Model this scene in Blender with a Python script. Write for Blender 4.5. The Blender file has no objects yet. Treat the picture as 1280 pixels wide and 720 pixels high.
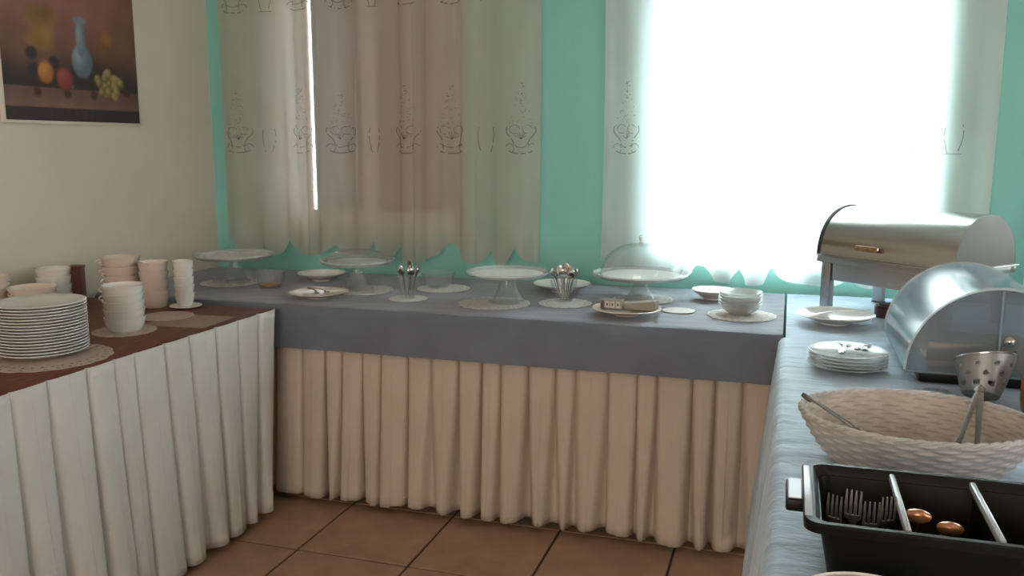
import bpy, bmesh, math, random
from mathutils import Vector, Matrix
PI = math.pi
scn = bpy.context.scene
COL = scn.collection

# ------------------------------------------------------------------ camera
F_PX, PITCH, YAW, CAM_H = 1100.0, math.radians(9.2426), math.radians(17.435), 1.35
cd = bpy.data.cameras.new('camera'); cam = bpy.data.objects.new('camera', cd); COL.objects.link(cam)
cd.sensor_fit = 'HORIZONTAL'; cd.sensor_width = 36.0; cd.lens = 36.0 * F_PX / 1280.0
cd.clip_start = 0.02; cd.clip_end = 200
cam.location = (0, 0, CAM_H)
cam.rotation_euler = (PI / 2 - PITCH, 0, YAW)
scn.camera = cam

# ------------------------------------------------------------------ world, lights, exposure
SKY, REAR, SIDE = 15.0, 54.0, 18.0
w = bpy.data.worlds.new('overcast_sky'); scn.world = w; w.use_nodes = True
wb = w.node_tree.nodes['Background']
wb.inputs['Color'].default_value = (0.84, 0.94, 1.0, 1); wb.inputs['Strength'].default_value = SKY
def area(name, loc, rot, sx, sy, power, col):
    l = bpy.data.lights.new(name, 'AREA'); l.shape = 'RECTANGLE'; l.size = sx; l.size_y = sy
    l.energy = power; l.color = col
    o = bpy.data.objects.new(name, l); COL.objects.link(o); o.location = loc; o.rotation_euler = rot
    return o
# added fill lights on solid walls: one behind the camera, one to the right
area('rear_fill_light', (-0.6, -3.36, 1.65), (PI / 2, 0, 0), 2.6, 1.5, REAR, (1.0, 0.87, 0.74))
area('side_fill_light', (3.16, 0.4, 1.6), (0, PI / 2, 0), 1.4, 1.6, SIDE, (0.96, 0.98, 1.0))
vs = scn.view_settings
vs.view_transform = 'Standard'; vs.look = 'None'; vs.gamma = 1.0; vs.use_curve_mapping = False
vs.exposure = 0.9

# ------------------------------------------------------------------ materials
MATS = {}
def new_mat(name):
    m = bpy.data.materials.new(name); m.use_nodes = True
    for n in list(m.node_tree.nodes): m.node_tree.nodes.remove(n)
    MATS[name] = m
    out = m.node_tree.nodes.new('ShaderNodeOutputMaterial')
    return m, m.node_tree.nodes, m.node_tree.links, out
def noise_col(N, L, col, var, scale, stretch=(1, 1, 1), detail=4):
    tc = N.new('ShaderNodeTexCoord'); mp = N.new('ShaderNodeMapping'); mp.inputs['Scale'].default_value = stretch
    L.new(tc.outputs['Object'], mp.inputs['Vector'])
    nz = N.new('ShaderNodeTexNoise'); nz.inputs['Scale'].default_value = scale; nz.inputs['Detail'].default_value = detail
    L.new(mp.outputs['Vector'], nz.inputs['Vector'])
    rp = N.new('ShaderNodeValToRGB')
    a = [max(0, c * (1 - var)) for c in col]; b = [min(1, c * (1 + var)) for c in col]
    rp.color_ramp.elements[0].position = 0.3; rp.color_ramp.elements[1].position = 0.7
    rp.color_ramp.elements[0].color = (*a, 1); rp.color_ramp.elements[1].color = (*b, 1)
    L.new(nz.outputs['Fac'], rp.inputs['Fac'])
    return rp.outputs['Color'], nz.outputs['Fac'], mp.outputs['Vector']
def pbr(name, col, rough=0.5, metal=0.0, var=0.08, scale=8, stretch=(1, 1, 1), bump=0.0, bscale=None, spec=0.5, sheen=0.0, coat=0.0):
    m, N, L, out = new_mat(name)
    b = N.new('ShaderNodeBsdfPrincipled')
    c, fac, vec = noise_col(N, L, col, var, scale, stretch)
    L.new(c, b.inputs['Base Color'])
    b.inputs['Roughness'].default_value = rough; b.inputs['Metallic'].default_value = metal
    b.inputs['Specular IOR Level'].default_value = spec
    b.inputs['Sheen Weight'].default_value = sheen; b.inputs['Coat Weight'].default_value = coat
    if bump:
        nz = N.new('ShaderNodeTexNoise'); nz.inputs['Scale'].default_value = bscale or scale; nz.inputs['Detail'].default_value = 3
        L.new(vec, nz.inputs['Vector'])
        bp = N.new('ShaderNodeBump'); bp.inputs['Strength'].default_value = bump; bp.inputs['Distance'].default_value = 0.01
        L.new(nz.outputs['Fac'], bp.inputs['Height']); L.new(bp.outputs['Normal'], b.inputs['Normal'])
    L.new(b.outputs[0], out.inputs['Surface'])
    return m
def fabric(name, col, trans, clear=0.0, var=0.05, scale=6, stretch=(1, 1, 1), bump=0.0, bscale=20):
    """cloth: diffuse + translucent (+ open weave)"""
    m, N, L, out = new_mat(name)
    c, fac, vec = noise_col(N, L, col, var, scale, stretch)
    d = N.new('ShaderNodeBsdfDiffuse'); t = N.new('ShaderNodeBsdfTranslucent')
    L.new(c, d.inputs['Color']); L.new(c, t.inputs['Color'])
    if bump:
        nz = N.new('ShaderNodeTexNoise'); nz.inputs['Scale'].default_value = bscale; nz.inputs['Detail'].default_value = 3
        L.new(vec, nz.inputs['Vector'])
        bp = N.new('ShaderNodeBump'); bp.inputs['Strength'].default_value = bump; bp.inputs['Distance'].default_value = 0.01
        L.new(nz.outputs['Fac'], bp.inputs['Height'])
        L.new(bp.outputs['Normal'], d.inputs['Normal'])
    mx = N.new('ShaderNodeMixShader'); mx.inputs[0].default_value = trans
    L.new(d.outputs[0], mx.inputs[1]); L.new(t.outputs[0], mx.inputs[2])
    last = mx
    if clear:
        tr = N.new('ShaderNodeBsdfTransparent'); m2 = N.new('ShaderNodeMixShader'); m2.inputs[0].default_value = clear
        L.new(mx.outputs[0], m2.inputs[1]); L.new(tr.outputs[0], m2.inputs[2]); last = m2
    L.new(last.outputs[0], out.inputs['Surface'])
    return m
def thin_glass(name, tint, cloudy=0.0, cloud_col=(0.6, 0.66, 0.7), rough=0.02, ior=1.5):
    """thin clear wall: see-through, a little milky, with Fresnel reflections"""
    m, N, L, out = new_mat(name)
    tr = N.new('ShaderNodeBsdfTransparent'); gl = N.new('ShaderNodeBsdfGlossy'); gl.inputs['Roughness'].default_value = rough
    tc = N.new('ShaderNodeTexCoord'); nz = N.new('ShaderNodeTexNoise'); nz.inputs['Scale'].default_value = 12
    L.new(tc.outputs['Object'], nz.inputs['Vector'])
    mc = N.new('ShaderNodeMix'); mc.data_type = 'RGBA'
    mc.inputs['A'].default_value = (*[c * 0.97 for c in tint], 1); mc.inputs['B'].default_value = (*tint, 1)
    L.new(nz.outputs['Fac'], mc.inputs['Factor']); L.new(mc.outputs['Result'], tr.inputs['Color'])
    df = N.new('ShaderNodeBsdfDiffuse'); df.inputs['Color'].default_value = (*cloud_col, 1)
    mx = N.new('ShaderNodeMixShader'); mx.inputs[0].default_value = cloudy
    L.new(tr.outputs[0], mx.inputs[1]); L.new(df.outputs[0], mx.inputs[2])
    lw = N.new('ShaderNodeLayerWeight'); lw.inputs['Blend'].default_value = 0.5
    pw = N.new('ShaderNodeMath'); pw.operation = 'POWER'; pw.inputs[1].default_value = 4.0; L.new(lw.outputs['Facing'], pw.inputs[0])
    fr = N.new('ShaderNodeMath'); fr.operation = 'MULTIPLY_ADD'; fr.inputs[1].default_value = 0.6; fr.inputs[2].default_value = 0.035
    L.new(pw.outputs[0], fr.inputs[0])
    m2 = N.new('ShaderNodeMixShader'); L.new(fr.outputs[0], m2.inputs[0])
    L.new(mx.outputs[0], m2.inputs[1]); L.new(gl.outputs[0], m2.inputs[2])
    L.new(m2.outputs[0], out.inputs['Surface'])
    return m

M_LWALL = pbr('cream_wall_paint', (0.74, 0.665, 0.565), 0.85, var=0.03, scale=3, bump=0.08, bscale=60)
M_GREEN = pbr('mint_wall_paint', (0.27, 0.62, 0.55), 0.8, var=0.05, scale=2.5, bump=0.08, bscale=60)
M_CEIL = pbr('white_ceiling_paint', (0.82, 0.80, 0.76), 0.9, var=0.03)
M_TILE = pbr('terracotta_tile', (0.36, 0.21, 0.135), 0.38, var=0.16, scale=9, bump=0.05, bscale=30)
M_GROUT = pbr('dark_grout', (0.07, 0.045, 0.035), 0.9)
M_WOODTOP = pbr('red_brown_wood', (0.14, 0.040, 0.026), 0.5, var=0.35, scale=14, stretch=(6, 1, 6), spec=0.25)
M_TABLE = pbr('plain_table_wood', (0.30, 0.20, 0.12), 0.6, var=0.2, scale=10, stretch=(1, 6, 6))
M_SKIRT_W = fabric('white_skirt_cloth', (0.66, 0.635, 0.60), 0.10, var=0.03, scale=5, bump=0.15, bscale=70)
M_SKIRT_C = fabric('cream_skirt_cloth', (0.60, 0.50, 0.41), 0.10, var=0.04, scale=5, bump=0.15, bscale=70)
M_BLUE_D = pbr('slate_blue_cloth', (0.13, 0.152, 0.19), 0.7, var=0.10, scale=7, bump=0.35, bscale=16, sheen=0.3)
M_BLUE_L = pbr('pale_blue_cloth', (0.34, 0.46, 0.57), 0.6, var=0.14, scale=6, stretch=(1.0, 2.6, 1), bump=0.9, bscale=11, sheen=0.3)
M_CURT = fabric('sheer_curtain', (0.74, 0.68, 0.61), 0.42, clear=0.28, var=0.03, scale=4)
M_CURT2 = fabric('sheer_curtain_white', (0.80, 0.80, 0.79), 0.50, clear=0.10, var=0.03, scale=4)
M_EMB = fabric('embroidery_thread', (0.15, 0.13, 0.125), 0.3, clear=0.50)
M_EMB2 = fabric('embroidery_thread_pale', (0.50, 0.53, 0.57), 0.4, clear=0.55)
M_WFRAME = pbr('white_window_paint', (0.75, 0.74, 0.72), 0.45)
M_SHUT = pbr('pinkish_shutter_wood', (0.50, 0.30, 0.22), 0.6, var=0.12, scale=6, stretch=(1, 1, 0.2))
M_SHUT_B = pbr('blue_grey_shutter_paint', (0.42, 0.44, 0.56), 0.6, var=0.06)
M_PORC = pbr('white_porcelain', (0.74, 0.71, 0.66), 0.22, var=0.02, coat=0.3)
M_PORC_P = pbr('pinkish_porcelain', (0.70, 0.58, 0.50), 0.25, var=0.03, coat=0.3)
M_PLATE_G = pbr('grey_white_porcelain', (0.66, 0.665, 0.645), 0.25, var=0.02, coat=0.3)
M_LACE = fabric('lace_paper', (0.85, 0.83, 0.79), 0.2, clear=0.10, var=0.06, scale=60)
M_LACE_P = fabric('pinkish_lace', (0.62, 0.50, 0.44), 0.2, clear=0.12, var=0.08, scale=60)
M_MAT = fabric('pale_vinyl_mat', (0.50, 0.40, 0.33), 0.1, clear=0.35, var=0.08, scale=40)
M_GLASS = thin_glass('clear_glass', (0.97, 0.985, 0.98), 0.05, (0.7, 0.72, 0.72))
M_FROST = thin_glass('frosted_glass', (0.90, 0.93, 0.92), 0.35, (0.84, 0.86, 0.85), 0.15)
M_ACRYL = thin_glass('cloudy_acrylic', (0.82, 0.90, 0.95), 0.34, (0.44, 0.53, 0.60), 0.12)
M_ACRYL_E = thin_glass('smoky_acrylic', (0.74, 0.82, 0.86), 0.30, (0.34, 0.38, 0.40), 0.18)
M_PANE = thin_glass('window_glass', (0.95, 0.98, 0.98))
M_STEEL = pbr('polished_steel', (0.56, 0.54, 0.51), 0.20, 1.0, var=0.04, scale=30, stretch=(1, 30, 30))
M_STEEL_B = pbr('brushed_steel', (0.40, 0.39, 0.385), 0.38, 1.0, var=0.06, scale=30, stretch=(1, 20, 20))
M_CUT = pbr('cutlery_steel', (0.55, 0.53, 0.50), 0.14, 1.0, var=0.03)
M_SATIN = pbr('satin_grey_steel', (0.29, 0.29, 0.285), 0.42, 0.5, var=0.04)
M_BLACK = pbr('black_plastic', (0.005, 0.005, 0.0045), 0.45, var=0.2, scale=30, spec=0.25)
M_BLACKM = pbr('black_rubber', (0.02, 0.02, 0.022), 0.6)
M_GREYBAR = pbr('grey_divider_plastic', (0.46, 0.49, 0.52), 0.30, var=0.05)
M_BROWNH = pbr('brown_wood_handle', (0.24, 0.12, 0.05), 0.4, var=0.25, scale=20, stretch=(5, 1, 1))
M_BREAD = pbr('orange_brown_wood', (0.42, 0.14, 0.05), 0.35, var=0.3, scale=18)
M_COPPER = pbr('copper_lacquer', (0.60, 0.27, 0.13), 0.25, 0.6, var=0.15, scale=14)
M_BASKET = pbr('pale_wicker', (0.50, 0.44, 0.38), 0.7, var=0.14, scale=30, bump=0.25, bscale=80)
M_BASKET_R = pbr('grey_white_wicker', (0.50, 0.48, 0.46), 0.7, var=0.14, scale=26, bump=0.25, bscale=80)
M_AMBER = pbr('amber_glaze', (0.40, 0.095, 0.03), 0.15, var=0.35, scale=12, coat=0.6)
M_REDBOX = pbr('red_brown_lacquer', (0.20, 0.085, 0.07), 0.55, var=0.1)
M_TONG = pbr('dull_grey_brown_steel', (0.13, 0.10, 0.08), 0.42, 0.3, var=0.15)
M_FORK = pbr('brushed_fork_steel', (0.42, 0.41, 0.40), 0.35, 0.7, var=0.05)
M_DARKRED = pbr('dark_red_lacquer', (0.05, 0.018, 0.015), 0.3, var=0.3)
M_CARTON = pbr('grey_brown_carton', (0.28, 0.245, 0.21), 0.7, var=0.1)
M_CARTON_D = pbr('dark_print', (0.06, 0.055, 0.05), 0.6)
M_CARTON_W = pbr('pale_print', (0.55, 0.52, 0.48), 0.6)
M_HONEY = pbr('orange_preserve', (0.50, 0.20, 0.09), 0.3, var=0.15)
M_OLIVE = thin_glass('olive_glass', (0.35, 0.36, 0.22), 0.3, (0.12, 0.12, 0.06), 0.1)
M_GROUND = pbr('outside_gravel', (0.45, 0.43, 0.38), 0.95, var=0.15, scale=4)
M_ROD = pbr('curtain_rod_wood', (0.25, 0.15, 0.08), 0.5, var=0.2)

# ------------------------------------------------------------------ helpers
def link(name, me, mat, parent=None):
    o = bpy.data.objects.new(name, me); COL.objects.link(o)
    if mat is not None: me.materials.append(mat)
    if parent is not None: o.parent = parent
    return o
def bm_obj(name, bm, mat, parent=None, smooth=True, loc=None, rotz=0.0):
    bmesh.ops.recalc_face_normals(bm, faces=bm.faces[:])
    me = bpy.data.meshes.new(name); bm.to_mesh(me); bm.free()
    if smooth:
        for p in me.polygons: p.use_smooth = True
        try: me.set_sharp_from_angle(angle=math.radians(38))
        except Exception: pass
    o = link(name, me, mat, parent)
    if loc is not None: o.location = loc
    o.rotation_euler.z = rotz
    return o
def tag(o, label, cat, group=None):
    o['label'] = label; o['category'] = cat
    if group: o['group'] = group
    return o
def struct(o):
    o['kind'] = 'structure'; return o
def empty(name, loc, rotz=0.0):
    o = bpy.data.objects.new(name, None); COL.objects.link(o); o.location = loc; o.rotation_euler.z = rotz
    o.empty_display_size = 0.05
    return o
def dup(root, loc, rotz=0.0):
    r = root.copy(); COL.objects.link(r); r.location = loc; r.rotation_euler = (0, 0, rotz)
    for ch in list(root.children):
        c = ch.copy(); COL.objects.link(c); c.parent = r
        for g in list(ch.children):
            d = g.copy(); COL.objects.link(d); d.parent = c
    return r
def box(bm, x0, x1, y0, y1, z0, z1, bev=0.0, seg=2):
    r = bmesh.ops.create_cube(bm, size=1.0)
    vs_ = r['verts']
    for v in vs_:
        v.co = Vector(((x0 + x1) / 2 + v.co.x * (x1 - x0), (y0 + y1) / 2 + v.co.y * (y1 - y0), (z0 + z1) / 2 + v.co.z * (z1 - z0)))
    if bev:
        es = list({e for v in vs_ for e in v.link_edges})
        bmesh.ops.bevel(bm, geom=es, offset=bev, segments=seg, affect='EDGES', profile=0.5)
    return bm
def mkbox(name, mat, parent, x0, x1, y0, y1, z0, z1, bev=0.0):
    return bm_obj(name, box(bmesh.new(), x0, x1, y0, y1, z0, z1, bev), mat, parent, smooth=bev > 0)
def lathe(bm, prof, seg=40, sx=1.0, sy=1.0, wob=None):
    """prof: closed loop or open line of (r, z); r==0 makes a pole"""
    rings = []
    for r, z in prof:
        if r < 1e-6: rings.append([bm.verts.new((0, 0, z))])
        else:
            ring = []
            for i in range(seg):
                a = 2 * PI * i / seg; k = wob(a, r, z) if wob else 1.0
                ring.append(bm.verts.new((r * k * sx * math.cos(a), r * k * sy * math.sin(a), z)))
            rings.append(ring)
    for a, b in zip(rings[:-1], rings[1:]):
        if len(a) == 1 and len(b) == 1: continue
        for i in range(seg):
            j = (i + 1) % seg
            if len(a) == 1: bm.faces.new((a[0], b[i], b[j]))
            elif len(b) == 1: bm.faces.new((a[i], a[j], b[0]))
            else: bm.faces.new((a[i], a[j], b[j], b[i]))
    return bm
def mklathe(name, prof, mat, parent=None, seg=40, loc=None, **k):
    return bm_obj(name, lathe(bmesh.new(), prof, seg, **k), mat, parent, loc=loc)
def loft(bm, st, seg=8):
    """st: (centre Vector, side Vector, half width, up Vector, half thickness): elliptical sections"""
    rings = []
    for c, s, hw, u, ht in st:
        rings.append([bm.verts.new(c + s * (hw * math.cos(2 * PI * i / seg)) + u * (ht * math.sin(2 * PI * i / seg))) for i in range(seg)])
    for a, b in zip(rings[:-1], rings[1:]):
        for i in range(seg):
            j = (i + 1) % seg; bm.faces.new((a[i], a[j], b[j], b[i]))
    bm.faces.new(rings[0][::-1]); bm.faces.new(rings[-1])
    return bm
def tube(bm, pts, r, seg=8):
    pts = [Vector(p) for p in pts]; st = []
    for i, p in enumerate(pts):
        t = (pts[min(i + 1, len(pts) - 1)] - pts[max(i - 1, 0)]).normalized()
        ref = Vector((0, 0, 1)) if abs(t.z) < 0.9 else Vector((1, 0, 0))
        s = t.cross(ref).normalized(); u = s.cross(t)
        rr = r[i] if isinstance(r, (list, tuple)) else r
        st.append((p, s, rr, u, rr))
    return loft(bm, st, seg)
ORD = ['topmost', 'second', 'third', 'fourth', 'fifth', 'sixth', 'seventh', 'eighth', 'ninth', 'tenth', 'eleventh', 'twelfth',
       'thirteenth', 'fourteenth', 'fifteenth', 'sixteenth', 'seventeenth', 'eighteenth']
def ordinal(k, n):
    if k == 0: return 'topmost'
    if k == n - 1: return 'lowest'
    return ORD[k] + ' from top'

# ------------------------------------------------------------------ room shell
XL, XR, YB, YF, ZC = -2.70, 3.2, 3.72, -3.4, 2.75      # left wall, right wall, window wall, rear wall, ceiling
T = 0.752                                              # top of the tables
ZT = 0.7615                                            # where things stand on cloth
floor = struct(mkbox('floor', M_GROUT, None, XL - 0.1, XR + 0.1, YF - 0.1, YB + 0.1, -0.12, -0.006))
tile_me = None
TP, TX0, TY0 = 0.4055, -0.7195, 2.449
for ix in range(-5, 10):
    for iy in range(-7, 4):
        cx, cy = TX0 + (ix + 0.5) * TP, TY0 + (iy + 0.5) * TP
        if not (XL + 0.2 < cx < XR - 0.2 and cy < YB - 0.2): continue
        if tile_me is None:
            h = TP / 2 - 0.004
            t = bm_obj('tile', box(bmesh.new(), -h, h, -h, h, -0.006, 0.0, 0.002, 1), M_TILE, floor, smooth=False)
            tile_me = t.data
        else:
            t = bpy.data.objects.new('tile', tile_me); COL.objects.link(t); t.parent = floor
        t.location = (cx, cy, 0.0)
struct(mkbox('ceiling', M_CEIL, None, XL - 0.1, XR + 0.1, YF - 0.1, YB + 0.25, ZC, ZC + 0.1))
struct(mkbox('wall_left', M_LWALL, None, XL - 0.15, XL, YF - 0.1, YB, -0.12, ZC))
def wall_with_holes(name, mat, axis, p0, p1, a0, a1, holes):
    """wall slab between p0..p1 across, a0..a1 along, with window openings (lo, hi, z0, z1)"""
    bm = bmesh.new()
    def put(l, h, z0, z1):
        if h - l < 1e-4 or z1 - z0 < 1e-4: return
        if axis == 'x': box(bm, l, h, p0, p1, z0, z1)
        else: box(bm, p0, p1, l, h, z0, z1)
    cur = a0
    for l, h, z0, z1 in holes:
        put(cur, l, -0.12, ZC); put(l, h, -0.12, z0); put(l, h, z1, ZC); cur = h
    put(cur, a1, -0.12, ZC)
    return struct(bm_obj(name, bm, mat, None, smooth=False))
W1 = (-2.40, -1.37, 0.95, 2.15); W2 = (-0.545, 0.515, 0.85, 2.15); W3 = (1.02, 2.02, 0.93, 2.15)
wall_with_holes('wall_back', M_GREEN, 'x', YB, YB + 0.18, XL - 0.15, XR + 0.15, [W1, W2, W3])
wall_with_holes('wall_right', M_LWALL, 'y', XR, XR + 0.15, YF - 0.1, YB, [])
wall_with_holes('wall_front', M_LWALL, 'x', YF - 0.15, YF, XL - 0.15, XR + 0.15, [])
gr = struct(mkbox('ground_outside', M_GROUND, None, -14, 14, YB + 0.2, 26, -0.4, -0.3))
def casement(name, W, leaves, pane=True):
    l, h, z0, z1 = W
    fr = bmesh.new(); y0, y1 = YB + 0.06, YB + 0.12
    for a in ((l, l + 0.05, z0, z1), (h - 0.05, h, z0, z1), (l + 0.05, h - 0.05, z0, z0 + 0.05), (l + 0.05, h - 0.05, z1 - 0.05, z1)):
        box(fr, a[0], a[1], y0, y1, a[2], a[3])
    wn = struct(bm_obj(name, fr, M_WFRAME, None, smooth=False))
    sill = mkbox('window_sill', M_WFRAME, wn, l - 0.0, h + 0.0, YB - 0.0, YB + 0.06, z0 - 0.0, z0 + 0.02)
    if leaves:
        wd = (h - l - 0.1) / leaves
        for i in range(leaves):
            a = l + 0.05 + i * wd; b = a + wd
            bm = bmesh.new()
            for q in ((a, a + 0.04, z0 + 0.05, z1 - 0.05), (b - 0.04, b, z0 + 0.05, z1 - 0.05), (a + 0.04, b - 0.04, z0 + 0.05, z0 + 0.09), (a + 0.04, b - 0.04, z1 - 0.09, z1 - 0.05)):
                box(bm, q[0], q[1], y0 + 0.005, y1 - 0.012, q[2], q[3])
            bm_obj('window_sash', bm, M_WFRAME, wn, smooth=False)
            mkbox('window_pane', M_PANE, wn, a + 0.04, b - 0.04, y0 + 0.022, y0 + 0.026, z0 + 0.09, z1 - 0.09)
    return wn
win1 = casement('window_1', W1, 2)
win2 = casement('window_2', W2, 2)
win3 = casement('window_3', W3, 2)
# window 1 stands behind closed outside shutters, one leaf a finger's width ajar
for a, b, mat in ((W1[0] + 0.004, -2.232, M_SHUT), (-2.212, -1.99, M_SHUT_B), (-1.986, -1.70, M_SHUT), (-1.697, -1.46, M_SHUT), (-1.457, W1[1] - 0.004, M_SHUT_B)):
    bm = bmesh.new(); box(bm, a, b, YB + 0.125, YB + 0.15, W1[2] + 0.003, W1[3] - 0.003, 0.003, 1)
    for k in range(3):
        z = W1[2] + 0.12 + k * 0.42
        if b - a > 0.16: box(bm, a + 0.03, b - 0.03, YB + 0.119, YB + 0.125, z, z + 0.34, 0.003, 1)
    bm_obj('shutter_leaf', bm, mat, win1, smooth=False)
for k, (l, h, z0, z1, ax) in enumerate(((-1.9, 0.7, 0.9, 2.4, 'f'), (-0.4, 1.2, 0.9, 2.3, 'r'))):  # added frames around the fill lights; the walls behind have no openings
    bm = bmesh.new(); th = 0.06
    for a in ((l, l + th, z0, z1), (h - th, h, z0, z1), (l + th, h - th, z0, z0 + th), (l + th, h - th, z1 - th, z1), ((l + h) / 2 - 0.03, (l + h) / 2 + 0.03, z0 + th, z1 - th)):
        if ax == 'f': box(bm, a[0], a[1], YF + 0.0, YF + 0.05, a[2], a[3])
        else: box(bm, XR - 0.05, XR, a[0], a[1], a[2], a[3])
    struct(bm_obj('window_%d' % (4 + k), bm, M_WFRAME, None, smooth=False))

# ------------------------------------------------------------------ curtains
def make_curtain(x0, x1, zhem, seed, mat, emat, label, scal=0.19, first=None, period=0.17):
    rng = random.Random(seed)
    Wd = x1 - x0; ztop = 2.28; Yc = 3.672
    ph = [rng.uniform(0, 6.28) for _ in range(4)]
    def surf(u, z):
        """u: 0..1 across, z height -> point on the cloth"""
        s = u * Wd
        th = 2 * PI * s / period + 1.1 * math.sin(2 * PI * s / 0.61 + ph[0]) + 0.6 * math.sin(2 * PI * s / 0.29 + ph[1])
        k = 0.55 + 0.45 * (ztop - z) / (ztop - zhem)
        y = Yc + 0.019 * k * math.cos(th) + 0.010 * math.sin(2 * PI * s / 0.43 + ph[2] + 0.5 * z)
        x = x0 + s + 0.010 * k * math.sin(2 * th) * min(1, 8 * u, 8 * (1 - u)) + 0.006 * math.sin(2.2 * z + ph[3])
        return Vector((x, y, z))
    nu, nz = int(Wd / 0.008), 36
    def hem(u):
        c = u * Wd * 1.0 / scal
        f = abs(math.sin(PI * (c + 0.25 * math.sin(2.1 * c + ph[1]))))
        return zhem + 0.075 * (1 - f) ** 1.6 + 0.012 * math.sin(3.1 * c + ph[0])
    bm = bmesh.new(); grid = []
    for i in range(nu + 1):
        u = i / nu; zh = hem(u); col = []
        for j in range(nz + 1):
            v = (j / nz) ** 0.8
            col.append(bm.verts.new(surf(u, ztop + (zh - ztop) * v)))
        grid.append(col)
    for i in range(nu):
        for j in range(nz):
            bm.faces.new((grid[i][j], grid[i + 1][j], grid[i + 1][j + 1], grid[i][j + 1]))
    c = bm_obj('curtain', bm, mat)
    tag(c, label, 'curtain', 'sheer embroidered curtains')
    # embroidery: a row of vase-shaped motifs stitched on the cloth
    eb = bmesh.new()
    def stitch(poly, hw):
        pts = []
        for (su, z) in poly:
            u = su / Wd
            if not 0.01 < u < 0.99: return
            p = surf(u, z); pts.append(p + Vector((0, -0.0025, 0)))
        for a, b in zip(pts[:-1], pts[1:]):
            d = (b - a); n = Vector((-d.z, 0, d.x)); ln = n.length
            if ln < 1e-6 or rng.random() < 0.14: continue
            n *= hw / ln
            eb.faces.new([eb.verts.new(q) for q in (a - n, a + n, b + n, b - n)])
    def arc(cx, cz, rx, rz, a0, a1, n=14):
        return [(cx + rx * math.cos(math.radians(a0 + (a1 - a0) * i / n)), cz + rz * math.sin(math.radians(a0 + (a1 - a0) * i / n))) for i in range(n + 1)]
    def motif(cx, zb, k):
        W_ = 0.058 * k
        for sgn in (-1, 1):
            stitch([(cx + sgn * W_ * (1.0 - 0.62 * t ** 1.8 + 0.10 * math.sin(7 * t)), zb + 0.112 - 0.085 * t) for t in [i / 12 for i in range(13)]], 0.0024)   # vase side
            stitch(arc(cx + sgn * W_ * 0.78, zb + 0.020, W_ * 0.30, 0.020, 90 - 80 * sgn, 90 + 150 * sgn, 10), 0.0018)
            stitch(arc(cx + sgn * W_ * 0.45, zb + 0.100, W_ * 0.36, 0.018, 20, 300, 12), 0.0015)
        stitch(arc(cx, zb + 0.018, W_ * 0.95, 0.020, 205, 335, 12), 0.0024)
        stitch(arc(cx, zb + 0.036, W_ * 0.42, 0.012, 190, 350, 10), 0.0020)
        for i in range(7):
            a = math.radians(24 + 22 * i)
            stitch([(cx, zb + 0.060), (cx + 0.42 * W_ * math.cos(a), zb + 0.060 + 0.034 * math.sin(a))], 0.0014)
        for i in range(64):                                   # fine openwork tapering upwards
            t = rng.random() ** 1.3; hw_ = W_ * (1.0 - t) * 0.95 + 0.004
            q = cx + rng.uniform(-hw_, hw_); z = zb + 0.10 + 0.19 * t; a = rng.uniform(0, PI)
            stitch([(q, z), (q + 0.006 * math.cos(a), z + 0.006 * math.sin(a))], 0.0011)
    def pillar(cx, zb):
        for sgn in (-1, 1):
            stitch([(cx + sgn * (0.020 + 0.010 * math.sin(3.0 * t - 0.5)), zb + 0.11 * t) for t in [i / 10 for i in range(11)]], 0.0020)
        stitch([(cx - 0.03, zb), (cx + 0.03, zb)], 0.0016)
    s, i = 0.10, 0
    rows = (1.315, 1.955)
    while s < Wd - 0.05:
        for zb in rows:
            (motif(s, zb, rng.uniform(0.85, 1.15)) if i % 3 != 1 else pillar(s, zb))
        s += 0.205 if i % 3 == 2 else 0.165; i += 1
    bm_obj('embroidery', eb, emat, c, smooth=False)
    # little flower sprigs scattered above the hem come from the same thread
    return c
make_curtain(-2.612, -1.033, 0.828, 3, M_CURT, M_EMB, 'cream sheer curtain over the dim shuttered window, left of the green wall strip')
make_curtain(-0.760, 0.707, 0.790, 8, M_CURT2, M_EMB2, 'white sheer curtain glowing with daylight behind the domed cake stand and chafing dish')
make_curtain(0.845, 2.22, 0.80, 13, M_CURT2, M_EMB2, 'sheer curtain at the right edge, behind the chafing dish end')
rod = empty('curtain_rod', (0, 3.672, 2.32))
bm = bmesh.new(); tube(bm, [(-2.66, 0, 0), (2.5, 0, 0)], 0.014, 12); bm_obj('pole', bm, M_ROD, rod)
for x in (-2.62, -0.88, 0.77, 2.4):
    bm = bmesh.new(); box(bm, x - 0.012, x + 0.012, 0.0, 0.048, -0.03, -0.014); bm_obj('bracket', bm, M_ROD, rod, smooth=False)
tag(rod, 'long brown curtain rod above the sheer curtains', 'curtain rod')

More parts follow.
